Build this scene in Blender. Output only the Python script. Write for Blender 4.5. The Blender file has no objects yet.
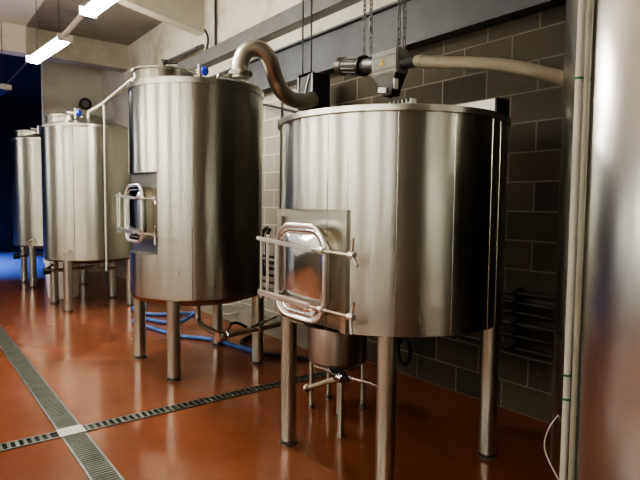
import bpy, bmesh, math, random
from mathutils import Vector, Matrix
random.seed(7)
PI = math.pi
scene = bpy.context.scene
col = scene.collection

# ------------------------------------------------------------------ materials
def new_mat(name):
    m = bpy.data.materials.new(name); m.use_nodes = True
    nt = m.node_tree; nt.nodes.clear()
    out = nt.nodes.new('ShaderNodeOutputMaterial')
    b = nt.nodes.new('ShaderNodeBsdfPrincipled')
    nt.links.new(b.outputs[0], out.inputs[0])
    return m, nt, b

def nd(nt, t, **kw):
    n = nt.nodes.new(t)
    for k, v in kw.items(): setattr(n, k, v)
    return n

def noise(nt, scale, vec=None, detail=4, rough=.55):
    n = nd(nt, 'ShaderNodeTexNoise'); n.inputs['Scale'].default_value = scale
    n.inputs['Detail'].default_value = detail; n.inputs['Roughness'].default_value = rough
    if vec is not None: nt.links.new(vec, n.inputs['Vector'])
    return n.outputs['Fac']

def ramp(nt, fac, stops):
    r = nd(nt, 'ShaderNodeValToRGB')
    el = r.color_ramp.elements
    while len(el) < len(stops): el.new(.5)
    for e, (p, c) in zip(el, stops):
        e.position = p
        e.color = (c[0], c[1], c[2], 1) if not isinstance(c, (int, float)) else (c, c, c, 1)
    nt.links.new(fac, r.inputs[0]); return r.outputs[0]

def mapping(nt, kind, scale=(1,1,1), rot=(0,0,0)):
    tc = nd(nt, 'ShaderNodeTexCoord'); mp = nd(nt, 'ShaderNodeMapping')
    mp.inputs['Scale'].default_value = scale; mp.inputs['Rotation'].default_value = rot
    nt.links.new(tc.outputs[kind], mp.inputs['Vector']); return mp.outputs[0]

def mix(nt, fac, a, b, mode='MIX'):
    n = nd(nt, 'ShaderNodeMix', data_type='RGBA', blend_type=mode)
    def put(s, v):
        if isinstance(v, (int, float)): s.default_value = v
        elif isinstance(v, tuple): s.default_value = (*v, 1)
        else: nt.links.new(v, s)
    put(n.inputs[0], fac); put(n.inputs[6], a); put(n.inputs[7], b)
    return n.outputs[2]

def bump(nt, b, height, strength=.2, dist=.01):
    n = nd(nt, 'ShaderNodeBump'); n.inputs['Strength'].default_value = strength
    n.inputs['Distance'].default_value = dist
    nt.links.new(height, n.inputs['Height']); nt.links.new(n.outputs[0], b.inputs['Normal'])

def steel(name, base=(.60,.58,.54), r0=.24, r1=.36, aniso=.75, streak=(18,18,.6), radial=True):
    m, nt, b = new_mat(name)
    b.inputs['Metallic'].default_value = 1
    v = mapping(nt, 'Object', streak)
    f = noise(nt, 1.0, v, 5)
    m_ = (r0+r1)/2; nt.links.new(ramp(nt, f, [(.3, m_-(r1-r0)*.02), (.7, m_+(r1-r0)*.02)]), b.inputs['Roughness'])
    v2 = mapping(nt, 'Object', (1.2,1.2,1.5))
    f2 = noise(nt, 1.5, v2, 3)
    lo = tuple(c*.93 for c in base)
    nt.links.new(ramp(nt, f2, [(.3, lo), (.7, base)]), b.inputs['Base Color'])
    if aniso:
        b.inputs['Anisotropic'].default_value = aniso
        if radial:
            t = nd(nt, 'ShaderNodeTangent', direction_type='RADIAL', axis='Z')
            nt.links.new(t.outputs[0], b.inputs['Tangent']); b.inputs['Anisotropic Rotation'].default_value = .25
    return m

def plain(name, color, rough=.5, metal=0, var=.12, scale=12, bumpy=0):
    m, nt, b = new_mat(name)
    v = mapping(nt, 'Object'); f = noise(nt, scale, v, 4)
    lo = tuple(c*(1-var) for c in color); hi = tuple(min(1, c*(1+var)) for c in color)
    nt.links.new(ramp(nt, f, [(.3, lo), (.7, hi)]), b.inputs['Base Color'])
    b.inputs['Roughness'].default_value = rough; b.inputs['Metallic'].default_value = metal
    if bumpy: bump(nt, b, f, bumpy)
    return m

def emis(name, color, strength):
    m, nt, b = new_mat(name)
    b.inputs['Base Color'].default_value = (.9,.9,.88,1)
    v = mapping(nt, 'Object'); f = noise(nt, 2, v, 1)
    nt.links.new(ramp(nt, f, [(.0, tuple(c*.97 for c in color)), (1, color)]), b.inputs['Emission Color'])
    b.inputs['Emission Strength'].default_value = strength
    return m

M = {}
M['shell'] = steel('brushed_stainless_shell', (.51,.525,.485), .24, .31, .85)
M['shell_far'] = steel('matt_stainless_shell', (.50,.51,.455), .30, .36, .8)
M['silo'] = steel('dull_stainless_silo', (.57,.57,.55), .22, .28, .4, (3,3,.5))
M['rim'] = steel('stainless_rim', (.52,.51,.47), .22, .32, .4)
M['lid'] = steel('satin_stainless_lid', (.48,.475,.43), .26, .32, 0)
M['leg'] = steel('stainless_leg', (.60,.645,.60), .28, .34, .3)
M['polish'] = steel('polished_stainless', (.80,.82,.81), .08, .13, 0)
M['bar'] = steel('bright_steel_bar', (.88,.89,.87), .30, .38, 0)
M['pipe'] = steel('satin_stainless_pipe', (.60,.585,.53), .28, .38, 0)
M['panel'] = steel('satin_stainless_panel', (.66,.65,.58), .26, .36, 0, (14,14,.8))
M['under'] = plain('floor_red_underside', (.34,.24,.18), .38, 1, .12, 5)  # red reflection of the floor put into the steel underside's colour
M['vessel'] = steel('aged_stainless_vessel', (.42,.34,.30), .30, .42, .5)
M['black'] = plain('black_rubber', (.012,.012,.013), .45)
M['dark'] = plain('dark_painted_steel', (.03,.031,.034), .5, 0, .2)
M['darkpipe'] = plain('dull_dark_galvanised_pipe', (.055,.054,.048), .45, .5, .2, 9)
M['galv'] = plain('galvanised_steel', (.22,.22,.22), .45, .8, .2, 9)
M['greybox'] = plain('grey_enamel', (.27,.28,.255), .5, 0, .08)
M['motor'] = plain('dusty_motor_enamel', (.10,.093,.08), .45, .5, .15, 8)
M['spout'] = plain('dusty_brown_metal', (.05,.045,.038), .5, .3, .15)
M['cream'] = plain('cream_plastic_tube', (.36,.33,.26), .5, 0, .1, 6)
M['white'] = plain('white_plastic', (.86,.85,.82), .45, 0, .05)
M['whitetube'] = plain('pale_grey_tube', (.50,.50,.45), .35, 0, .06)
M['tube2'] = plain('olive_grey_tube', (.30,.29,.24), .4, 0, .06)
M['bluehandle'] = plain('blue_handle', (.02,.04,.42), .4)
M['hose'] = plain('blue_hose', (.07,.16,.42), .35, 0, .2, 8)
M['green'] = plain('green_tie', (.03,.16,.06), .5)
M['yellow'] = plain('yellow_label', (.75,.55,.03), .5)
M['steelbeam'] = plain('blue_grey_painted_steel', (.085,.092,.10), .55, 0, .2, 3, .05)
M['tray'] = plain('grey_painted_tray', (.15,.15,.15), .5, 0, .15, 4)
M['grate'] = plain('galvanised_grate', (.16,.17,.145), .5, .5, .25, 7)
M['gratehole'] = plain('wet_black_channel', (.012,.013,.011), .25)
M['plate'] = plain('scuffed_steel_plate', (.55,.53,.50), .4, .6, .15, 14)
M['lamp'] = emis('fluorescent_diffuser', (1.0,.965,.88), 60)
M['lampadded'] = emis('added_fluorescent_diffuser', (1.0,.965,.88), 42)  # weaker diffuser for the lamps added out of frame
M['lampbody'] = plain('white_enamel_housing', (.55,.54,.48), .5)
M['lampoff'] = plain('unlit_diffuser', (.10,.13,.35), .3)  # blue reflected light put into the unlit diffuser's colour

def concrete(name, c0, c1, stain, scale=1.2):
    m, nt, b = new_mat(name)
    v = mapping(nt, 'Object')
    f = noise(nt, scale, v, 6, .6); f2 = noise(nt, scale*.55, v, 8, .7); f3 = noise(nt, 22, v, 3)
    c = ramp(nt, f, [(.3, c0), (.7, c1)])
    s = ramp(nt, f2, [(.50, 0), (.68, 1)])
    c = mix(nt, s, c, stain)
    nt.links.new(c, b.inputs['Base Color']); b.inputs['Roughness'].default_value = .8
    bump(nt, b, f3, .15)
    return m
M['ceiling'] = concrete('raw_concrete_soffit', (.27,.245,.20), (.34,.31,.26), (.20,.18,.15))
M['ceiling_lit'] = concrete('lamplit_soffit', (.76,.73,.65), (.82,.79,.70), (.66,.63,.55))  # bright lamp light on left ceiling and beam face put into the colour
M['beam'] = concrete('stained_painted_beam', (.40,.38,.31), (.48,.46,.38), (.28,.26,.21))
M['whitewall'] = concrete('stained_whitewash', (.70,.67,.58), (.78,.75,.66), (.52,.48,.39))
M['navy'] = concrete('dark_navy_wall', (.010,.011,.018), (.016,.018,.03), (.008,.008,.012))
M['kerb'] = concrete('pale_kerb_concrete', (.24,.24,.20), (.32,.31,.27), (.14,.13,.11))
M['frontwall'] = concrete('dim_brown_paint', (.13,.13,.115), (.17,.17,.15), (.10,.10,.09))
M['added_band'] = concrete('brown_reflection_band', (.11,.095,.075), (.15,.13,.105), (.08,.07,.055))
M['sidewall'] = concrete('aged_paint', (.68,.68,.63), (.76,.76,.70), (.58,.58,.53))

def wall_material():
    m, nt, b = new_mat('concrete_block_wall')
    tc = nd(nt, 'ShaderNodeTexCoord')
    sep = nd(nt, 'ShaderNodeSeparateXYZ'); nt.links.new(tc.outputs['Object'], sep.inputs[0])
    cmb = nd(nt, 'ShaderNodeCombineXYZ')
    nt.links.new(sep.outputs['Y'], cmb.inputs['X']); nt.links.new(sep.outputs['Z'], cmb.inputs['Y'])
    br = nd(nt, 'ShaderNodeTexBrick'); br.offset = .5
    nt.links.new(cmb.outputs[0], br.inputs['Vector'])
    br.inputs['Scale'].default_value = 1
    br.inputs['Brick Width'].default_value = .45; br.inputs['Row Height'].default_value = .225
    br.inputs['Mortar Size'].default_value = .007; br.inputs['Mortar Smooth'].default_value = .15
    br.inputs['Bias'].default_value = -.1
    br.inputs['Color1'].default_value = (.110,.095,.066,1); br.inputs['Color2'].default_value = (.042,.038,.029,1)
    br.inputs['Mortar'].default_value = (.24,.22,.18,1)
    f = noise(nt, 60, tc.outputs['Object'], 3); f2 = noise(nt, .9, tc.outputs['Object'], 5)
    c = mix(nt, .5, br.outputs['Color'], ramp(nt, f, [(.3, .35), (.7, .75)]), 'OVERLAY')
    c = mix(nt, ramp(nt, f2, [(.35, 0), (.75, .55)]), c, (.07,.062,.052))
    # the stretch beyond y = 5 is pale paint, with the lamp light on it put into the colour
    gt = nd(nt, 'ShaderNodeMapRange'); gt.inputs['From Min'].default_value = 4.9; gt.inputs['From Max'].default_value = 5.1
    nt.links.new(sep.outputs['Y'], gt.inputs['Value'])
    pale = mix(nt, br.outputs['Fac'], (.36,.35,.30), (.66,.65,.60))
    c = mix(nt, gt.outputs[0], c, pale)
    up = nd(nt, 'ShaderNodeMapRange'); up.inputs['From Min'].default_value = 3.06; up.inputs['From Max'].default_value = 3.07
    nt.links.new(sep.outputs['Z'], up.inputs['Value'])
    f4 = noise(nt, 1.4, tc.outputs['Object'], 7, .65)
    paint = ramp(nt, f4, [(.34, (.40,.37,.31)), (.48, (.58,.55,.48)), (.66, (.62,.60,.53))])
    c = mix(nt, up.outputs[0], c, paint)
    nt.links.new(c, b.inputs['Base Color']); b.inputs['Roughness'].default_value = .85
    inv = nd(nt, 'ShaderNodeMath', operation='SUBTRACT'); inv.inputs[0].default_value = 1
    nt.links.new(br.outputs['Fac'], inv.inputs[1])
    bump(nt, b, inv.outputs[0], .4, .006)
    return m
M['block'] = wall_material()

def floor_material():
    m, nt, b = new_mat('wet_red_epoxy_floor')
    v = mapping(nt, 'Object')
    f = noise(nt, 1.1, v, 6, .6); f2 = noise(nt, 3.5, v, 6, .65); f3 = noise(nt, 90, v, 2)
    c = ramp(nt, f, [(.3, (.215,.075,.038)), (.55, (.27,.100,.054)), (.75, (.315,.127,.072))])
    c = mix(nt, ramp(nt, f2, [(.52, 0), (.75, .18)]), c, (.32,.135,.08))
    # the red coating stops raggedly toward the far hall, where the slab is bare grey
    tc = nd(nt, 'ShaderNodeTexCoord'); sp = nd(nt, 'ShaderNodeSeparateXYZ'); nt.links.new(tc.outputs['Object'], sp.inputs[0])
    ma = nd(nt, 'ShaderNodeMath', operation='MULTIPLY_ADD'); nt.links.new(f, ma.inputs[0]); ma.inputs[1].default_value = 3; nt.links.new(sp.outputs['Y'], ma.inputs[2])
    mr = nd(nt, 'ShaderNodeMapRange'); mr.inputs['From Min'].default_value = 13.9; mr.inputs['From Max'].default_value = 14.7
    nt.links.new(ma.outputs[0], mr.inputs['Value'])
    c = mix(nt, mr.outputs[0], c, (.20,.21,.23))
    nt.links.new(c, b.inputs['Base Color'])
    nt.links.new(ramp(nt, f2, [(.35, .09), (.55, .16), (.75, .26)]), b.inputs['Roughness'])
    b.inputs['IOR'].default_value = 1.5
    add = nd(nt, 'ShaderNodeMath', operation='ADD'); nt.links.new(f2, add.inputs[0]); nt.links.new(f3, add.inputs[1])
    bump(nt, b, add.outputs[0], .05, .01)
    return m
M['floor'] = floor_material()

# ------------------------------------------------------------------ mesh helpers
def B(): return bmesh.new()

def box(bm, c, s, rot=None):
    r = bmesh.ops.create_cube(bm, size=1)
    mat = Matrix.Translation(Vector(c)) @ (rot.to_4x4() if rot else Matrix.Identity(4)) @ Matrix.Diagonal((*s, 1))
    bmesh.ops.transform(bm, matrix=mat, verts=r['verts'])

def bevel_box(bm, c, s, r=.006, rot=None):
    t = B(); box(t, (0,0,0), s)
    bmesh.ops.bevel(t, geom=t.edges[:], offset=r, segments=2, affect='EDGES')
    mat = Matrix.Translation(Vector(c)) @ (rot.to_4x4() if rot else Matrix.Identity(4))
    bmesh.ops.transform(t, matrix=mat, verts=t.verts[:])
    me = bpy.data.meshes.new('t'); t.to_mesh(me); t.free(); bm.from_mesh(me); bpy.data.meshes.remove(me)

def smooth_path(pts, n=8, closed=False):
    P = [Vector(p) for p in pts]; out = []
    N = len(P); rng = range(N if closed else N-1)
    for i in rng:
        if closed: p0, p1, p2, p3 = P[i-1], P[i], P[(i+1) % N], P[(i+2) % N]
        else: p0, p1, p2, p3 = P[max(i-1,0)], P[i], P[i+1], P[min(i+2,N-1)]
        for k in range(n):
            t = k/n
            out.append(.5*((2*p1)+(p2-p0)*t+(2*p0-5*p1+4*p2-p3)*t*t+(3*p1-p0-3*p2+p3)*t**3))
    if not closed: out.append(P[-1])
    return out

def tube(bm, pts, r, n=10, closed=False, cap=True):
    P = [Vector(p) for p in pts]; N = len(P); rings = []
    def tan(i):
        if closed: return (P[(i+1) % N]-P[i-1]).normalized()
        return (P[min(i+1,N-1)]-P[max(i-1,0)]).normalized()
    t0 = tan(0); ref = Vector((0,0,1)) if abs(t0.z) < .9 else Vector((1,0,0))
    nrm = (ref - t0*ref.dot(t0)).normalized()
    for i in range(N):
        t = tan(i); nrm = (nrm - t*nrm.dot(t)).normalized(); bn = t.cross(nrm)
        rr = r[i] if isinstance(r, (list, tuple)) else r
        rings.append([bm.verts.new(P[i]+rr*(math.cos(a)*nrm+math.sin(a)*bn)) for a in [2*PI*k/n for k in range(n)]])
    for i in range(N if closed else N-1):
        a, b = rings[i], rings[(i+1) % N]
        for k in range(n): bm.faces.new((a[k], a[(k+1) % n], b[(k+1) % n], b[k]))
    if cap and not closed:
        bm.faces.new(rings[0][::-1]); bm.faces.new(rings[-1])

def rod(bm, a, b, r, n=14): tube(bm, [a, b], r, n)

def lathe(bm, prof, c=(0,0,0), n=64, axis=None):
    """profile of (radius, height) spun about z (or about a given axis)"""
    rings = []; rot = axis.to_track_quat('Z','Y').to_matrix() if axis else Matrix.Identity(3)
    for r, z in prof:
        if r < 1e-6: rings.append([bm.verts.new(Vector(c)+rot@Vector((0,0,z)))])
        else: rings.append([bm.verts.new(Vector(c)+rot@Vector((r*math.cos(2*PI*k/n), r*math.sin(2*PI*k/n), z))) for k in range(n)])
    for a, b in zip(rings, rings[1:]):
        for k in range(n):
            k2 = (k+1) % n
            if len(a) == 1 and len(b) == 1: continue
            if len(a) == 1: bm.faces.new((a[0], b[k2], b[k]))
            elif len(b) == 1: bm.faces.new((a[k], a[k2], b[0]))
            else: bm.faces.new((a[k], a[k2], b[k2], b[k]))

def obj(name, bm, mat, parent=None, label=None, sharp=32, smooth=True):
    bmesh.ops.recalc_face_normals(bm, faces=bm.faces[:])
    ca = math.radians(sharp)
    for f in bm.faces: f.smooth = smooth
    for e in bm.edges:
        if len(e.link_faces) == 2:
            e.smooth = e.calc_face_angle(0) < ca
    me = bpy.data.meshes.new(name); bm.to_mesh(me); bm.free()
    me.materials.append(mat)
    o = bpy.data.objects.new(name, me); col.objects.link(o)
    if parent: o.parent = parent
    if label: o['label'] = label
    return o

def tag(o, label, cat, group=None):
    o['label'] = label; o['category'] = cat
    if group: o['group'] = group
    return o

def thing(name, label, cat, loc=(0,0,0), group=None):
    o = bpy.data.objects.new(name, None); col.objects.link(o); o.location = loc
    o.empty_display_size = .1
    return tag(o, label, cat, group)

def struct(name, bm, mat, smooth=False):
    o = obj(name, bm, mat, smooth=smooth); o['kind'] = 'structure'; return o

# ------------------------------------------------------------------ camera
H = 1.6; F = 541.0
yaw, pitch, roll = math.radians(37.7), math.radians(3.6), math.radians(.6)
fw = Vector((math.sin(yaw)*math.cos(pitch), math.cos(yaw)*math.cos(pitch), -math.sin(pitch)))
r0 = Vector((math.cos(yaw), -math.sin(yaw), 0)); u0 = r0.cross(fw)
rt = math.cos(roll)*r0 + math.sin(roll)*u0; up = -math.sin(roll)*r0 + math.cos(roll)*u0
cd = bpy.data.cameras.new('camera'); cam = bpy.data.objects.new('camera', cd); col.objects.link(cam)
cam.matrix_world = Matrix(((rt.x, up.x, -fw.x, 0), (rt.y, up.y, -fw.y, 0), (rt.z, up.z, -fw.z, H), (0,0,0,1)))
cd.sensor_width = 36; cd.lens = F/640*36; cd.clip_start = .05
scene.camera = cam

# measured points of the photograph, placed at a known plane of the room
def ray(px, py): return rt*((px-320)/F) - up*((py-240)/F) + fw
def onx(px, py, X):
    d = ray(px, py); t = X/d.x; return Vector((X, d.y*t, H+d.z*t))
def ony(px, py, Y):
    d = ray(px, py); t = Y/d.y; return Vector((d.x*t, Y, H+d.z*t))
def onz(px, py, Z):
    d = ray(px, py); t = (Z-H)/d.z; return Vector((d.x*t, d.y*t, Z))

# ------------------------------------------------------------------ setting
WX = 3.77; CZ = 4.83; XL = -5.0; YN = -5.0; YF = 20.0
b = B(); box(b, ((XL+WX)/2, (YN+YF)/2, -.1), (WX-XL+.4, YF-YN+.4, .2)); struct('floor', b, M['floor'])
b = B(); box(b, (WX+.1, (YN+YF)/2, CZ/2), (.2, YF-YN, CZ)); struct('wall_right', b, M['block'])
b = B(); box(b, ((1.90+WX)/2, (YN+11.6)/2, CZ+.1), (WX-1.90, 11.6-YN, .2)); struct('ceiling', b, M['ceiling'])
b = B(); box(b, ((XL+1.90)/2, (YN+11.6)/2, CZ+.1), (1.90-XL, 11.6-YN, .2)); struct('ceiling.001', b, M['ceiling_lit'])
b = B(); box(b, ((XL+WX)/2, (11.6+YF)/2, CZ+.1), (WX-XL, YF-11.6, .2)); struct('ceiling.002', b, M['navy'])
b = B(); box(b, ((XL+WX)/2, YN-.1, CZ/2), (WX-XL, .2, CZ)); struct('wall_front', b, M['frontwall'])
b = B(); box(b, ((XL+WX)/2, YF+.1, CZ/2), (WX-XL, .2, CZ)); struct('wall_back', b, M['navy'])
b = B(); box(b, (XL-.1, (YN+YF)/2, CZ/2), (.2, YF-YN, CZ)); struct('wall_left', b, M['sidewall'])
b = B(); box(b, (XL+.015, (YN+13)/2, .65), (.03, 13-YN, 1.3)); struct('trim_added', b, M['added_band'])  # unseen dark band added to dim the reflections low on the steel
# white cross wall behind the far tanks, open to its left
b = B(); box(b, ((2.53+WX)/2, 13.35, CZ/2), (WX-2.53, .2, CZ)); struct('wall_partition', b, M['whitewall'])
# concrete down-stand beams
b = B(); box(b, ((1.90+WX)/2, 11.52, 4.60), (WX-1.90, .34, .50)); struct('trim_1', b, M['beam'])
b = B(); box(b, ((XL+1.90)/2, 11.52, 4.60), (1.90-XL, .34, .50)); struct('trim_2', b, M['ceiling_lit'])
b = B(); vs = [[b.verts.new((x, y, z)) for x, z in ((XL, CZ), (XL, 4.62), (1.9, 4.56), (WX, 4.235), (WX, CZ))] for y in (7.84, 8.04)]
for i in range(5): j = (i+1) % 5; b.faces.new((vs[0][i], vs[0][j], vs[1][j], vs[1][i]))
b.faces.new(vs[0]); b.faces.new(vs[1]); struct('trim_3', b, M['beam'])
# steel lintel along the wall: web and two flanges
b = B(); box(b, (3.755, 3.0, 3.27), (.05, 10.4, .44)); box(b, (3.70, 3.0, 3.055), (.16, 10.4, .022)); box(b, (3.73, 3.0, 3.49), (.10, 10.4, .022))
struct('trim_4', b, M['steelbeam'])
# grey boxed tray above it
b = B(); box(b, (3.69, 3.2, 3.78), (.16, 10.6, .19)); struct('trim_5', b, M['tray'])
# kerb at the wall foot
b = B(); box(b, (3.655, 6.75, .11), (.23, 4.3, .22)); struct('baseboard_right', b, M['kerb'])

# ------------------------------------------------------------------ drains
def drain(name, label, x0, x1, y0, y1, along, pitch, bar):
    t = thing(name, label, 'drain', ((x0+x1)/2, (y0+y1)/2, 0))
    cx, cy = (x0+x1)/2, (y0+y1)/2; w, l = x1-x0, y1-y0
    b = B(); box(b, (0,0,.001), (w, l, .002)); obj('channel', b, M['gratehole'], t, smooth=False)
    b = B(); fwid = .014
    if along == 'y':
        for s in (-1,1): box(b, (s*(w/2-fwid/2), 0, .004), (fwid, l, .008))
    else:
        for s in (-1,1): box(b, (0, s*(l/2-fwid/2), .004), (w, fwid, .008))
    obj('edge_frame', b, M['galv'], t, smooth=False)
    b = B(); L = l if along == 'y' else w; n = int(L/pitch)
    for i in range(n):
        p = -L/2 + (i+.5)*pitch
        if along == 'y': box(b, (0, p, .004), (w-2*fwid, bar, .006))
        else: box(b, (p, 0, .004), (bar, l-2*fwid, .006))
    obj('grate', b, M['grate'], t, smooth=False)
    return t
drain('floor_drain', 'long grey slotted floor drain running lengthwise down the aisle', .815, .975, -2, 12.5, 'y', .030, .019)
drain('floor_drain', 'narrow ladder-slotted floor drain crossing toward the wall, right of the metal plate', .98, 3.58, 3.925, 4.045, 'x', .048, .022)
drain('floor_drain', 'narrow ladder-slotted floor drain left of the metal plate', -2.2, .81, 3.925, 4.045, 'x', .048, .022)
b = B(); bevel_box(b, (.895, 3.985, .009), (.17, .15, .008), .003)
for dx in (-.04, 0, .04): lathe(b, [(.008,.013),(.008,.016),(0,.016)], (.895+dx, 3.985, 0), 10)
tag(obj('drain_plate', b, M['plate']), 'pale metal cover plate where the two floor drains cross', 'plate')

# ------------------------------------------------------------------ tanks
def rr_loop(w, h, r, n=10):
    pts = []
    for cx, cy, a0 in ((w/2-r, h/2-r, 0), (-w/2+r, h/2-r, 90), (-w/2+r, -h/2+r, 180), (w/2-r, -h/2+r, 270)):
        for k in range(n+1):
            a = math.radians(a0+90*k/n); pts.append((cx+r*math.cos(a), cy+r*math.sin(a)))
    return pts

def tank_shell(R, z0, z1, rec=None, n=120):
    """wall of the tank; rec = (half width, zlow, zhigh, panel x) of a flat recess that faces -x"""
    b = B()
    if not rec:
        lathe(b, [(R, z0), (R, z1)], n=n); return b
    hw, za, zb, xp = rec
    al = math.asin(hw/R)
    free = [PI+al + (2*PI-2*al)*k/n for k in range(n+1)]
    def strip(angs, lo, hi):
        lo_v = [b.verts.new((R*math.cos(a), R*math.sin(a), lo)) for a in angs]
        hi_v = [b.verts.new((R*math.cos(a), R*math.sin(a), hi)) for a in angs]
        for i in range(len(angs)-1): b.faces.new((lo_v[i], lo_v[i+1], hi_v[i+1], hi_v[i]))
    mid = [PI-al + 2*al*k/24 for k in range(25)]
    strip(free, z0, z1)
    if za > z0+.001: strip(mid, z0, za)
    strip(mid, zb, z1)
    for z in ([zb] + ([za] if za > z0+.001 else [])):       # ledges
        arc = [b.verts.new((R*math.cos(a), R*math.sin(a), z)) for a in mid]
        b.faces.new(arc)
    bmesh.ops.remove_doubles(b, verts=b.verts[:], dist=1e-4)
    return b

def manway(root, R, rec, zc):
    hw, za, zb, xp = rec
    # flat panel let into the shell, with a raised border
    b = B(); v = [b.verts.new(p) for p in ((xp, hw, za), (xp, -hw, za), (xp, -hw, zb), (xp, hw, zb))]; b.faces.new(v)
    obj('door_panel', b, M['panel'], root)
    s = .045; b = B()
    box(b, (xp-.014, -hw+s/2, (za+zb)/2), (.028, s, zb-za)); box(b, (xp-.014, hw-s/2, (za+zb)/2), (.014, s, zb-za))
    box(b, (xp-.0135, 0, zb-s/2), (.027, 2*hw-2*s, s))
    if za < 1: obj('panel_border', b, M['panel'], root, smooth=False)
    else: b.free()
    W, Hh, RR = .45, .51, .125
    def P(u, v, w): return (xp-w, u-.018, zc+v)
    # neck of the manway
    b = B(); lo = rr_loop(W-.03, Hh-.03, RR-.015)
    a0 = [b.verts.new(P(u, v, 0)) for u, v in lo]; a1 = [b.verts.new(P(u, v, .062)) for u, v in lo]
    for i in range(len(lo)): j = (i+1) % len(lo); b.faces.new((a0[i], a0[j], a1[j], a1[i]))
    obj('manway_neck', b, M['panel'], root)
    # door: pressed dish with rolled rim
    door = None
    b = B()
    loops = []
    for (ins, w) in ((0,.062), (0,.098), (.012,.104), (.030,.104), (.040,.096)):
        loops.append([b.verts.new(P(u, v, w)) for u, v in rr_loop(W-2*ins, Hh-2*ins, max(RR-ins, .02))])
    for a, c in zip(loops, loops[1:]):
        for i in range(len(a)):
            j = (i+1) % len(a); b.faces.new((a[i], a[j], c[j], c[i]))
    door = obj('door', b, M['polish'], root, sharp=50)
    # hipped face plate pressed outward to an upright ridge
    b = B(); lp = rr_loop(W-.08, Hh-.08, RR-.04, 6); vs = [b.verts.new(P(u, v, .096)) for u, v in lp]
    rg = {1: b.verts.new(P(0, .09, .126)), -1: b.verts.new(P(0, -.09, .126))}
    for i in range(len(lp)):
        j = (i+1) % len(lp); si, sj = (1 if lp[i][1] > 0 else -1), (1 if lp[j][1] > 0 else -1)
        if si == sj: b.faces.new((vs[i], vs[j], rg[si]))
        else: b.faces.new((vs[i], vs[j], rg[sj], rg[si]))
    obj('face_plate', b, M['polish'], door, sharp=7)
    b = B(); tube(b, [P(u, v, .102) for u, v in rr_loop(W+.012, Hh+.012, RR+.006)], .014, 10, closed=True)
    obj('door_rim', b, M['bar'], door)
    # two clamp bars with screw rods and wing nuts
    for k, sgn in enumerate((1, -1)):
        z = .157 if sgn > 0 else -.160
        b = B(); bevel_box(b, P(.10, z, .150), (.020, .56 if sgn > 0 else .52, .024 if sgn > 0 else .036), .006, Matrix.Rotation(.06 if sgn > 0 else .03, 3, 'X'))
        bar = obj('clamp_bar', b, M['bar'], door)
        b = B(); dz = -.012 if sgn > 0 else -.006; rod(b, P(-.16, z+dz, .148), P(-.47 if za < 1 else -.60, z+dz*2, .125), .0075, 10)
        lathe(b, [(.0,-.018),(.017,-.018),(.017,.018),(0,.018)], P(-.25, z+dz*1.3, .142), 14, Vector((0,1,0)))
        obj('screw_rod', b, M['bar'], bar)
        b = B(); e = P(-.47 if za < 1 else -.60, z+dz*2, .125)
        lathe(b, [(0,-.022),(.016,-.022),(.020,.014),(0,.022)], e, 14, Vector((0,1,0)))
        for ang in ((65, -80) if k else (80, -35)):
            a = math.radians(ang); d = Vector((-.35*math.cos(a), -1.1*math.cos(a), math.sin(a))).normalized()
            rod(b, e, Vector(e)+d*.085, .0075, 8)
        obj('wing_nut', b, M['bar'], bar)
    for u in (.265, .335):
        b = B(); rod(b, P(u, .20 if u < .3 else .165, .146), P(u, -.19, .146), .009 if u < .3 else .008, 10)
        obj('hinge_rod', b, M['bar'], door)
    for v in (.157, -.160):
        b = B(); bevel_box(b, P(.30, v, .065), (.13, .03, .04), .004); obj('hinge_bracket', b, M['panel'], root)

def legs(root, off, ztop, r, tops=None):
    for sx in (-1, 1):
        for sy in (-1, 1):
            b = B(); lathe(b, [(0,.03),(r,.03),(r,ztop),(0,ztop)], (sx*off, sy*off, 0), 28)
            l = obj('leg', b, M['leg'], root)
            b = B(); lathe(b, [(0,0),(r*1.12,0),(r*1.12,.014),(r*.72,.016),(r*.72,.032),(0,.032)], (sx*off, sy*off, 0), 24)
            obj('foot', b, M['galv'], l)

def seams(root, R, z0, z1, angs, name='weld_seam'):
    for a in angs:
        b = B(); a = math.radians(a); x, y = (R+.0005)*math.cos(a), (R+.0005)*math.sin(a)
        rod(b, (x, y, z0), (x, y, z1), .0028, 6); obj(name, b, M['rim'], root)

def blue_valve(root, p, s=1.0):
    b = B(); p = Vector(p)
    lathe(b, [(0,0),(.022*s,0),(.022*s,.05*s),(.032*s,.05*s),(.032*s,.09*s),(.018*s,.09*s),(.018*s,.13*s),(0,.13*s)], p, 16)
    rod(b, p+Vector((-.02,0,.07*s)), p+Vector((-.10*s,.02,.08*s)), .014*s, 10)
    v = obj('top_valve', b, M['pipe'], root)
    b = B(); lathe(b, [(0,-.02),(.03,-.025),(.045,0),(.03,.025),(0,.02)], p+Vector((.03*s,-.03*s,.075*s)), 14, Vector((.6,-.8,0)))
    obj('handle', b, M['bluehandle'], v, 'blue valve handle')

def collar(root, c, z, r, h):
    b = B(); lathe(b, [(r,z-.12),(r,z+h-.02),(r+.02,z+h-.02),(r+.02,z+h),(r-.04,z+h+.015),(0,z+h+.03)], (c[0], c[1], 0), 48)
    o = obj('manhole_collar', b, M['lid'], root)
    b = B(); lathe(b, [(0,0),(.012,0),(.012,.05),(.03,.05),(.03,.07),(0,.075)], (c[0]-.05, c[1]-r*.6, z+h+.01), 12)
    rod(b, (c[0]-.05, c[1]-r*.6, z+h+.05), (c[0]+.08, c[1]-r*.6, z+h+.07), .008, 8)
    obj('lid_clamp', b, M['dark'], o)

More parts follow.
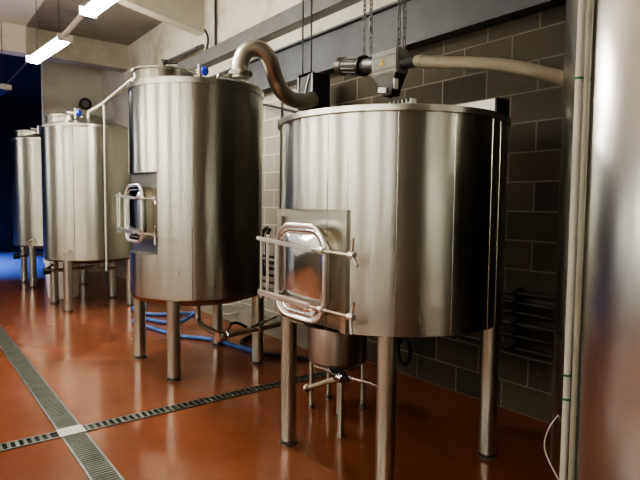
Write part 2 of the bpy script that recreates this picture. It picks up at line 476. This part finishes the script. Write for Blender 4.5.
# --- mash tun in front
T = thing('brewing_tank', 'wide squat stainless brewing tank nearest in the row, with a square hatch door', 'tank', (2.48, 2.48, 0))
R, z0, z1 = .705, .925, 2.088
rec = (.335, z0, 1.580, -.620)
obj('shell', tank_shell(R, z0, z1, rec), M['shell'], T)
b = B(); lathe(b, [(R-.02, z1-.004),(R+.014, z1-.003),(R+.016, z1),(R+.016, z1+.030),(R+.006, z1+.034),(0, z1+.036)], n=120)
obj('lid', b, M['lid'], T)
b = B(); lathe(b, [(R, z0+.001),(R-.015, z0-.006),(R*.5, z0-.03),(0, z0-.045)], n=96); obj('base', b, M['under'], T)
manway(T, R, rec, 1.228)
seams(T, R, z0, z1, (197, 228, 253, 276, 284))
legs(T, .46, z0+.01, .053)
b = B(); bevel_box(b, (.28, -.33, 2.17), (.12, .56, .11), .004)
hb = obj('lid_hatch', b, M['white'], T, 'white box-shaped hatch on the lid')
b = B(); box(b, (.28, -.614, 2.17), (.125, .012, .115)); obj('end_plate', b, M['dark'], hb)
b = B(); box(b, (.16, .17, 2.21), (.05, .42, .18)); lv = obj('slotted_strip', b, M['white'], T, 'white slotted strip on the lid')
for i in range(11):
    b = B(); box(b, (.132, -.02+i*.038, 2.288), (.014, .018, .022)); obj('slot', b, M['dark'], lv, smooth=False)

# --- tall tank with hatch
T = thing('brewing_tank', 'tall stainless brewing kettle with oval hatch and thick curved vent pipe on top', 'tank', (2.37, 5.10, 0))
R, z0, z1 = .652, .735, 2.68
rec = (.35, 1.14, 1.89, -.55)
obj('shell', tank_shell(R, z0, z1, rec), M['shell'], T)
b = B(); lathe(b, [(R-.01, z1-.01),(R+.012, z1-.008),(R+.014, z1+.045),(R-.01, z1+.05),(R*.4, z1+.10),(0, z1+.12)], n=96)
obj('lid', b, M['lid'], T)
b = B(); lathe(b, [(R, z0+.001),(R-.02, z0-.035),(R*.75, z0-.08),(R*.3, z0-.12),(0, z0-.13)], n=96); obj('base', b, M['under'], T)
manway(T, R, rec, 1.512)
seams(T, R, z0, z1, (241,))
legs(T, .445, z0-.01, .060)
collar(T, (-.33, .05), z1+.06, .27, .13)
blue_valve(T, (-.14, -.36, z1+.07), 1.15)
# thin breather pipe round the lid edge
b = B(); pp = [(.0,-.46,z1+.03), (.0,-.46,z1+.12), (.06,-.46,z1+.13), (.35,-.52,z1+.07), (.42,-.50,z1+.04)]
tube(b, smooth_path(pp, 6), .014, 10); obj('breather_pipe', b, M['pipe'], T)
# outlet pipe and clamped valve below
b = B(); tube(b, smooth_path([(0,0,z0-.1), (0,0,.47), (-.02,-.10,.40), (-.06,-.62,.39)], 8), .028, 12)
op = obj('outlet_pipe', b, M['pipe'], T)
b = B(); lathe(b, [(0,-.055),(.048,-.055),(.048,-.035),(.038,-.03),(.045,0),(.038,.03),(.048,.035),(.048,.055),(0,.055)], (-.06,-.66,.39), 20, Vector((1,0,0)))
vv = obj('outlet_valve', b, M['polish'], op)
b = B(); rod(b, (-.02,-.66,.42), (.02,-.66,.49), .010); tube(b, smooth_path([(.02,-.66,.49),(.08,-.66,.50),(.2,-.64,.44)], 5), .012, 8)
obj('lever', b, M['black'], vv, 'black valve lever')
b = B(); tube(b, [(-.02,-.66,.39), (.95,-.60,.43)], .024, 12)
lathe(b, [(0,-.02),(.042,-.02),(.042,.02),(0,.02)], (.35,-.64,.404), 18, Vector((1,.06,.04)))
rod(b, (.25,-.64,.43), (.55,-.63,.50), .012, 8)
obj('transfer_pipe', b, M['pipe'], op)

# --- two conical-topped tanks further off
def far_tank(loc, R, z0, z1, label, seam):
    T = thing('brewing_tank', label, 'tank', loc)
    obj('shell', tank_shell(R, z0, z1), M['shell_far'], T)
    b = B(); lathe(b, [(R, z1-.03),(R+.012, z1-.028),(R+.012, z1+.008),(R-.01, z1+.018),(R*.25, z1+.215),(0, z1+.23)], n=96)
    obj('lid', b, M['lid'], T)
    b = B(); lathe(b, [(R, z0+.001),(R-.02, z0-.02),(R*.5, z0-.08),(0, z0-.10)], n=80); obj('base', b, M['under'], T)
    seams(T, R, z0, z1, seam); legs(T, .455, z0, .062)
    collar(T, (-.33, -.02), z1+.07, .29, .09)
    blue_valve(T, (-.30, -.40, z1+.09), 1.2)
    b = B(); a = math.radians(232); x, y = R*math.cos(a), R*math.sin(a)
    rod(b, (x*.98, y*.98, z0+.14), (x*1.08, y*1.08, z0+.14), .018, 12); rod(b, (x*1.08, y*1.08, z0+.14), (x*1.08-.09, y*1.08, z0+.09), .012, 8)
    obj('sample_tap', b, M['polish'], T)
    b = B(); tube(b, smooth_path([(0,0,z0-.07), (0,0,.66), (-.05,-.04,.60), (-.62,-.06,.58)], 6), .026, 12)
    pr = obj('outlet_pipe', b, M['pipe'], T)
    b = B(); lathe(b, [(0,-.05),(.05,-.05),(.05,.05),(0,.05)], (-.66,-.06,.58), 18, Vector((1,0,0)))
    rod(b, (-.66,-.06,.62), (-.58,-.10,.68), .016, 10)
    obj('outlet_valve', b, M['black'], pr, 'black outlet valve')
    return T
T2 = far_tank((2.36, 8.97, 0), .68, .765, 2.745, 'third stainless tank from the front, conical lid, thin pipe running down before it', (236,))
b = B(); tube(b, smooth_path([(.1,-.1,.70), (.12,-.1,.58), (.5,-.1,.58), (.66,-.1,.62), (.68,-.1,.72)], 6), .024, 10)
obj('bend_pipe', b, M['pipe'], T2)
far_tank((2.37, 11.75, 0), .69, .80, 2.80, 'farthest stainless tank, at the far left end of the row beside the dark hall', (225,))

# --- large vessel at the right edge
T = thing('fermenting_tank', 'huge dull stainless fermenting tank filling the right edge of the photo', 'tank', (2.61, .455, 0))
R = .85
b = B(); lathe(b, [(.05,.22),(R-.03,.46),(R,.50),(R,3.55),(R-.03,3.6),(.1,3.9),(0,3.9)], n=160); obj('shell', b, M['silo'], T)
for sx in (-1, 1):
    for sy in (-1, 1):
        b = B(); lathe(b, [(0,0),(.075,0),(.075,.012),(.05,.014),(.05,.60),(0,.60)], (sx*.52, sy*.52, 0), 24); obj('leg', b, M['leg'], T)
def silo_pt(bear, extra):
    s, c = math.sin(math.radians(bear)), math.cos(math.radians(bear)); cx, cy, RR = 2.61, .455, R+extra
    pb = s*cx+c*cy; t = pb-math.sqrt(pb*pb-(cx*cx+cy*cy-RR*RR)); return (s*t-cx, c*t-cy)
for be, rad, mt, ex in ((62.75,.0125,'whitetube',.016), (63.42,.009,'tube2',.012)):
    x, y = silo_pt(be, ex); b = B(); rod(b, (x, y, .5), (x, y, 3.5), rad, 14)
    cdt = obj('conduit', b, M[mt], T, 'pale grey conduit' if mt == 'whitetube' else 'thin steel conduit')
    if mt == 'whitetube':
        for z in (.985, .895, 2.065):
            b = B(); lathe(b, [(rad+.001,z-.004),(rad+.004,z-.004),(rad+.004,z+.004),(rad+.001,z+.004)], (x, y, 0), 16)
            obj('cable_tie', b, M['green'], cdt, 'green cable tie')
x, y = silo_pt(62.9, .03); xa, ya = silo_pt(61.55, .03)
b = B(); tube(b, smooth_path([(x+.005,y,.55),(x+.01,y+.02,.58),(xa+.01,ya+.03,.64),(xa+.015,ya+.02,.73),(xa+.05,ya-.01,.80)], 6), .0025, 8)
obj('cable', b, M['whitetube'], T)

# --- small vessel below the mash tun
T = thing('collecting_vessel', 'small tarnished steel vessel on thin legs behind the front tank legs', 'vessel', (2.70, 3.255, 0))
b = B(); lathe(b, [(0,.36),(.20,.37),(.235,.40),(.235,.80),(.22,.83),(.05,.86),(0,.86)], n=64); obj('body', b, M['vessel'], T)
for a in (70, 150, 235, 320):
    a = math.radians(a); x, y = .205*math.cos(a), .205*math.sin(a)
    b = B(); rod(b, (x, y, .02), (x, y, .40), .017, 12); l = obj('leg', b, M['leg'], T)
    b = B(); lathe(b, [(0,0),(.026,0),(.022,.03),(0,.03)], (x, y, 0), 14); obj('foot', b, M['galv'], l)
b = B(); tube(b, [onx(312,366,2.37)-Vector((2.69,3.27,0)), onx(392,391,2.37)-Vector((2.69,3.27,0))], .011, 10)
dp = obj('drain_pipe', b, M['polish'], T)
q = onx(337,377,2.36)-Vector((2.69,3.27,0))
b = B(); lathe(b, [(0,-.05),(.032,-.05),(.036,-.02),(.028,-.015),(.028,.015),(.036,.02),(.032,.05),(0,.05)], q, 18, Vector((.1,1,0)))
vv = obj('drain_valve', b, M['polish'], dp)
b = B(); tube(b, smooth_path([q+Vector((-.02,.02,.03)), q+Vector((-.03,.06,.06)), q+Vector((-.01,-.03,.05)), q+Vector((0,-.10,.0))], 5), .016, 10)
obj('lever', b, M['black'], vv, 'black valve lever')
b = B(); e = onx(305,388,2.28)-Vector((2.69,3.27,0))
tube(b, smooth_path([q+Vector((0,.02,-.02)), q+Vector((-.01,.10,-.05)), e], 6), .018, 10)
lathe(b, [(0,-.012),(.03,-.012),(.03,.012),(0,.012)], e, 16, Vector((-.1,1,0)))
obj('side_pipe', b, M['pipe'], dp)
b = B(); tube(b, [q+Vector((0,-.02,-.02)), Vector((q.x, q.y-.02, .02))], .020, 12)
lathe(b, [(0,0),(.026,0),(.022,.03),(0,.03)], (q.x, q.y-.02, 0), 14)
obj('support_leg', b, M['leg'], dp)

# ------------------------------------------------------------------ pipework
# thick vent pipe from the kettle lid
p0 = onx(240.5,75,2.46)
pts = [Vector((p0.x, p0.y, 2.748)), p0, onx(240.5,65,2.465), onx(243.5,55,2.49), onx(249.5,49.8,2.54), onx(257,49,2.60), onx(264,52,2.66), onx(269.5,60,2.72), onx(272.5,69,2.77), onx(275.5,79,2.83), onx(281,90,2.90), onx(290,98.5,3.02), onx(302,101,3.18), onx(313,99,3.34)]
T = thing('vent_pipe', 'thick swan-neck steel vent pipe arching from the tall kettle to the black box', 'pipe', tuple(pts[0]))
sp = smooth_path([p-pts[0] for p in pts], 8); b = B(); tube(b, sp, .076, 20); obj('bent_duct', b, M['pipe'], T)
b = B(); lathe(b, [(.07,0),(.11,0),(.11,.03),(.07,.035)], (0,0,.02), 28); obj('flange', b, M['rim'], T)
# black box it runs into, hung on rods
c0 = onx(315,93,3.46)
T = thing('extractor_box', 'black hung metal box where the vent pipe ends, behind the front tank', 'box', tuple(c0))
b = B(); bevel_box(b, (0,0,0), (.24, .22, .36), .01); obj('casing', b, M['dark'], T)
b = B()
for dy in (-.12, .12):
    for dz in (-.17, .17): box(b, (-.125, 0, dz), (.014, .25, .02))
    box(b, (-.125, dy, 0), (.014, .02, .36))
box(b, (-.128, 0, 0), (.008, .018, .40), Matrix.Rotation(.45, 3, 'X'))
obj('frame', b, M['galv'], T, smooth=False)
for dy in (.09, -.06):
    b = B(); rod(b, (-.10, dy, .17), (-.10, dy, CZ-c0.z), .009, 8); obj('hanger_rod', b, M['dark'], T)

# malt auger over the front tank
A = [onx(339,66.5,2.84), onx(363,66,2.82), onx(377,64.5,2.81), onx(403,63.5,2.79)]
org = A[2]
T = thing('auger_conveyor', 'motor-driven malt auger with grey gearbox hung on chains above the front tank', 'conveyor', tuple(org))
ax = (A[0]-A[1]).normalized()
b = B(); L = (A[0]-A[1]).length
lathe(b, [(0,0),(.058,0),(.066,.01),(.066,L*.68),(.072,L*.70),(.072,L*.93),(.055,L),(0,L)], A[1]-org, 28, ax)
for k in range(14):
    a = 2*PI*k/14; q = ax.to_track_quat('Z','Y').to_matrix()
    d = q@Vector((math.cos(a), math.sin(a), 0))*.068
    tube(b, [A[1]-org+d+ax*.03, A[1]-org+d+ax*L*.62], .006, 6)
mo = obj('motor', b, M['motor'], T)
b = B(); lathe(b, [(0,-.012),(.078,-.012),(.078,.012),(0,.012)], A[1]-org-ax*.005, 28, ax); obj('motor_flange', b, M['dark'], mo)
b = B(); tube(b, [A[1]-org, A[2]-org+Vector((0,-.02,0))], .055, 20); obj('coupling', b, M['galv'], T)
mid = (A[2]+A[3])/2-org; wy = (A[2]-A[3]).length
b = B(); bevel_box(b, mid, (.12, wy*.9, .17), .008)
box(b, mid+Vector((-.061,0,.045)), (.008, wy*.88, .004)); box(b, mid+Vector((-.061,0,-.045)), (.008, wy*.88, .004))
gb = obj('gearbox', b, M['greybox'], T, 'grey gearbox housing')
b = B(); p = mid+Vector((-.0640,.01,.005)); v = [b.verts.new(p+Vector(d)) for d in ((0,.028,-.022),(0,-.028,-.022),(0,0,.026))]; b.faces.new(v)
wl = obj('warning_label', b, M['yellow'], gb, 'yellow triangular warning label')
b = B(); box(b, p+Vector((-.001,0,-.002)), (.001,.005,.018)); obj('warning_mark', b, M['dark'], wl, 'dark mark on the warning triangle')
# hopper spout below the gearbox
b = B(); base = mid+Vector((0,0,-.085)); tip = onx(391,89,2.76)-org
def rect(c, sx, sy): return [b.verts.new(c+Vector(d)) for d in ((-sx,-sy,0),(sx,-sy,0),(sx,sy,0),(-sx,sy,0))]
r1 = rect(base, .055, wy*.40); r2 = rect(tip, .045, .055); r3 = rect(tip+Vector((0,0,-.05)), .04, .045)
for a, c in ((r1, r2), (r2, r3)):
    for i in range(4): b.faces.new((a[i], a[(i+1) % 4], c[(i+1) % 4], c[i]))
sp_ = obj('spout', b, M['spout'], T, 'brownish tapered spout')
b = B(); box(b, tip+Vector((-.03,-.075,.02)), (.04,.012,.07)); obj('spout_lip', b, M['white'], sp_, 'white lip of the spout')
b = B(); box(b, tip+Vector((-.050,.035,-.01)), (.012,.08,.035), Matrix.Rotation(.2,3,'X'))
obj('spout_lip', b, M['white'], sp_, 'white lip of the spout')
tp = [A[3], onx(416,61,2.80), onx(440,62.5,2.82), onx(470,63,2.87), onx(500,65,2.93), onx(530,70,3.0), onx(562,77.5,3.10)]
tp.append(tp[-1]+Vector((.16,-.40,-.16))); tp.append(tp[-1]+Vector((.12,-.35,-.22)))
b = B(); tube(b, [tp[0]-org, tp[1]-org], .042, 18); obj('auger_sleeve', b, M['dark'], T, 'dark sleeve at the gearbox outlet')
b = B(); tube(b, [p-org for p in smooth_path(tp[1:], 8)], .040, 18)
at = obj('auger_tube', b, M['cream'], T, 'cream plastic auger tube')
for p, q in ((onx(419,61.2,2.802), onx(423,61.4,2.805)), (onx(434,62.3,2.815), onx(438,62.5,2.82))):
    b = B(); tube(b, [p-org, q-org], .044, 18); obj('tube_clamp', b, M['cream'], at)
def chain(label, tops, bottoms):
    T = thing('hanging_chain', label, 'chain', tuple(bottoms[0]), 'hanging chains')
    o = Vector(bottoms[0])
    for a, z in zip(bottoms, tops):
        b = B(); a = Vector(a)-o; L = z-Vector(bottoms[0]).z-a.z; pit = .034; n = int(L/pit)
        for i in range(n):
            zc = a.z+(i+.5)*pit; loop = []
            for k in range(10):
                t = 2*PI*k/10; s, h = .013*math.cos(t), .023*math.sin(t)
                loop.append((a.x+(s if i % 2 else 0), a.y+(0 if i % 2 else s), zc+h))
            tube(b, loop, .0045, 5, closed=True)
        obj('strand', b, M['galv'], T)
c = onx(364,56,2.82); c2 = onx(370.5,56,2.80)
chain('steel chain holding up the auger motor, the left of two', (CZ, CZ), (tuple(c), tuple(c2)))
c = onx(398.5,49,2.79); c2 = onx(404,48,2.78)
chain('steel chain holding up the grey gearbox, the right of two', (CZ, CZ), (tuple(c), tuple(c2)))

# sloping rail pipe between the kettle and the tank behind it, with its down pipe
p1 = ony(133,80,5.62); p2 = ony(104,103,8.2); p3 = ony(89,112,8.62); p4 = p3+Vector((0,.06,-.10))
T = thing('overhead_pipe', 'pale thin pipe sloping from the tall kettle lid to the third tank', 'pipe', tuple(p3))
b = B(); tube(b, [p4-p3, Vector((0,0,0)), p2-p3, p1-p3], .026, 12); obj('run', b, M['whitetube'], T)
b = B(); e = ony(104.5,271,8.2); rod(b, p2-p3, Vector((p2.x, p2.y, e.z))-p3, .017, 10); obj('down_pipe', b, M['whitetube'], T)
# dark pipes on the upper wall behind
b = B(); rod(b, (3.70, 7.7, 2.95), (3.70, 13.2, 2.95), .06, 14)
tag(obj('wall_pipe', b, M['galv']), 'grey wall pipe high behind the third tank', 'pipe')
q = ony(85,104,13.0)
T = thing('flanged_pipe', 'short grey pipe with round black flange on the white wall above the third tank', 'pipe', tuple(q))
b = B(); rod(b, (0,-.04,0), (0,.27,0), .085, 20); obj('pipe_stub', b, M['galv'], T)
b = B(); lathe(b, [(.086,-.02),(.13,-.02),(.13,.02),(.086,.02),(.086,-.02)], (0,-.03,0), 28, Vector((0,1,0))); obj('flange', b, M['dark'], T)

# conduits
b = B(); q = onx(215.5,20,3.74); rod(b, (3.74, q.y, 3.9), (3.74, q.y, CZ), .018, 10)
tag(obj('wall_conduit', b, M['dark']), 'thin vertical conduit on the wall between ceiling and grey tray', 'conduit')
b = B(); q0 = onx(205,30,3.72); tube(b, smooth_path([q0, onx(208,38,3.70), onx(207,48,3.70), onx(203,62,3.70)], 6), .016, 8)
tag(obj('hanging_cable', b, M['dark']), 'dark cable drooping from the end of the concrete beam', 'cable')
b = B(); tube(b, [onx(168,62,3.66), onx(198,48,3.66), onx(203,46,3.76)], .035, 10)
tag(obj('wall_bracket', b, M['galv']), 'slanted grey wall pipe above the tall kettle', 'pipe')
b = B(); tube(b, [onx(256.5,102.8,3.74), onx(262,104,3.66), onx(300,113,3.40)], .014, 10)
tag(obj('thin_pipe', b, M['dark']), 'thin dark pipe crossing the pale wall between the two front tanks', 'pipe')
b = B(); q = onx(281,102,3.74); rod(b, (3.745, q.y, 1.9), (3.745, q.y, 3.04), .014, 10)
tag(obj('wall_conduit', b, M['galv']), 'thin grey conduit on the pale block wall beside the front tank', 'conduit')

# bank of pipes along the wall
names = ['lowest', 'second lowest', 'third lowest', 'third highest', 'second highest', 'highest']
for i, z in enumerate((.52, .62, .71, .80, .875, .95)):
    b = B(); rod(b, (3.70-.012*(i % 2), 1.3, z), (3.70-.012*(i % 2), 7.2, z), .015 if i % 2 else .019, 12)
    tag(obj('wall_pipe', b, M['darkpipe']), names[i]+' of the six horizontal pipes along the block wall behind the tanks', 'pipe', 'horizontal wall pipes')
for k, y in enumerate((2.33, 4.6, 6.6)):
    b = B(); box(b, (3.745, y, .74), (.05, .025, .50))
    for z in (.52, .62, .71, .80, .875, .95): box(b, (3.695, y, z), (.07, .022, .045))
    tag(obj('pipe_clip', b, M['darkpipe'], smooth=False), ('upright clip strip holding the wall pipes beside the fermenting tank', 'upright clip strip holding the wall pipes behind the front tank', 'upright clip strip holding the wall pipes behind the tall kettle')[k], 'bracket')
# dark hose loops hung at the wall
b = B(); q = onx(265,250,3.60)
tube(b, smooth_path([q+Vector((.05,0,.28)), q+Vector((0,.05,.22)), q+Vector((-.03,.06,0)), q+Vector((0,.05,-.25)), q+Vector((0,-.02,-.30)), q+Vector((0,-.05,-.1)), q+Vector((0,-.04,.15)), q+Vector((.05,-.03,.27))], 6), .026, 10)
tag(obj('hanging_hose', b, M['black']), 'black hose loop hung on the wall between the kettle and front tank', 'hose')
b = B(); q = onx(404,352,3.60)
tube(b, smooth_path([q+Vector((.08,.05,.28)), q+Vector((0,.06,.2)), q+Vector((0,.07,-.05)), q+Vector((0,0,-.12)), q+Vector((0,-.07,-.04)), q+Vector((0,-.06,.08)), q+Vector((0,.0,.12)), q+Vector((.02,.06,.08))], 6), .018, 10)
tag(obj('hanging_hose', b, M['black']), 'small black hose loop at the wall seen under the front tank', 'hose')
b = B(); pts = [Vector(p) for p in ((3.45,4.0,.027),(3.30,4.35,.027),(3.12,4.62,.027),(2.98,4.95,.027),(3.05,5.4,.027),(3.3,5.6,.027))]
tube(b, smooth_path(pts, 8), .024, 10)
tag(obj('floor_hose', b, M['black']), 'short black hose lying on the floor between tall kettle and wall', 'hose')
# pale loops of tubing beside the kerb
b = B(); q = onz(232,318,.05); pts = []
for k in range(36):
    a = k*.52; pts.append(q+Vector((.16*math.cos(a), .20*math.sin(a), .02+.010*k)))
tube(b, smooth_path(pts, 3), .010, 8)
tag(obj('coiled_tubing', b, M['whitetube']), 'loose coil of pale thin tubing by the kerb behind the tall kettle', 'hose')

# blue hose on the floor
px = [(258,352),(240,347),(210,339),(182,336),(160,330.5),(146,326),(135,322.5),(134,319.5),(142,318),(160,321.5),(178,322.5),(192,319),(198,315.5),(190,313),(172,314),(150,314),(137,311),(132.5,308),(137,305.5),(147,305)]
pts = [onz(x, y, .028) for x, y in px]
for i, p in enumerate(pts): p.z = .026 + (.05 if i in (11, 12) else 0)
b = B(); tube(b, smooth_path(pts, 8), .025, 12)
tag(obj('floor_hose', b, M['hose']), 'long blue hose looped on the red floor beneath the tall kettle', 'hose')

# white bin behind the third tank's legs
b = B(); q = ony(60,302,9.62)
T = thing('plastic_bin', 'white plastic bin standing on the floor under the third tank', 'bin', (2.15, 9.95, 0))
lathe(b, [(0,.0),(.22,.0),(.235,.02),(.275,.60),(.295,.60),(.295,.64),(.26,.64),(.22,.05),(0,.05)], n=48); obj('bucket', b, M['white'], T)
b = B(); lathe(b, [(.30,.655),(.305,.67),(.30,.69),(.1,.70),(0,.70)], n=48); lathe(b, [(.285,.64),(.30,.655)], n=48); obj('bin_lid', b, M['white'], T)

# ------------------------------------------------------------------ lamps
def lamp(a, c, label, lit='lamp'):
    a, c = Vector(a), Vector(c); m = (a+c)/2; d = c-a; L = d.length
    T = thing('strip_light', label, 'light', tuple(m), 'ceiling strip lights')
    T.rotation_euler.z = math.atan2(d.y, d.x)
    b = B(); bevel_box(b, (0,0,.055), (L, .08, .05), .01); obj('housing', b, M['lampbody'], T)
    b = B(); bevel_box(b, (0,0,.0), (L*.985, .16, .075), .03); obj('diffuser', b, M[lit], T)
    b = B(); pass
    for s in (-1, 1):
        b = B(); box(b, (s*L/2,0,.02), (.02,.18,.09)); obj('end_cap', b, M['lampbody'], T)
    for s in (-.35, .35):
        b = B(); rod(b, (s*L,0,.08), (s*L,0,CZ-m.z), .005, 6); obj('hanger_rod', b, M['dark'], T)
LZ = 3.62
a, c = onz(33,61,LZ), onz(65,39.5,LZ); lamp(a, c, 'lit fluorescent strip light at upper left, the farther lit one')
e = onz(88,14,LZ); dv = (c-a).normalized(); d2 = Vector((dv.x*.7, dv.y, 0)).normalized()
lamp(e, e+d2*1.75, 'lit fluorescent strip light cut by the top edge, nearest lit one')
f_ = onz(6,88,LZ); lamp(f_, f_+Vector((-.1,1.7,0)), 'unlit bluish strip light at the far left edge', lit='lampoff')
b = B(); rod(b, c+Vector((0,0,.06)), e+Vector((0,0,.06)), .03, 8); tag(obj('lamp_conduit', b, M['lampbody']), 'pale trunking joining the two lit strip lights', 'conduit')
b = B(); rod(b, a+Vector((0,0,.06)), f_+Vector((0,0,.06)), .010, 8); tag(obj('lamp_cable', b, M['dark']), 'dark cable running from the farther lit strip light to the unlit one', 'cable')
# second row added out of frame to light the hall and the steel
for y in (14.5, 9.6, 7.2, 4.8, 2.4, 0, -2.4):
    lamp((-3.5, y, 3.0), (-3.5, y-1.7, 3.0), 'added out-of-frame fluorescent strip light, lighting the hall from the left', 'lampadded')

# ------------------------------------------------------------------ added blue light and world
def area(name, loc, rot, sx, sy, power, color):
    l = bpy.data.lights.new(name, 'AREA'); l.shape = 'RECTANGLE'; l.size = sx; l.size_y = sy
    l.energy = power; l.color = color
    o = bpy.data.objects.new(name, l); col.objects.link(o); o.location = loc; o.rotation_euler = rot
    return o
fill = area('added_blue_light', (.9, 16.6, CZ-.05), (0, 0, 0), 2.6, 4.5, 480, (.16,.28,1.0)); fill.data.spread = math.radians(70)  # unseen blue area light added to put daylight on the far floor
w = bpy.data.worlds.new('world'); scene.world = w; w.use_nodes = True
bg = w.node_tree.nodes['Background']; bg.inputs[0].default_value = (.05,.06,.09,1); bg.inputs[1].default_value = .4

scene.view_settings.view_transform = 'AgX'
scene.view_settings.look = 'AgX - High Contrast'
scene.view_settings.exposure = 0.4
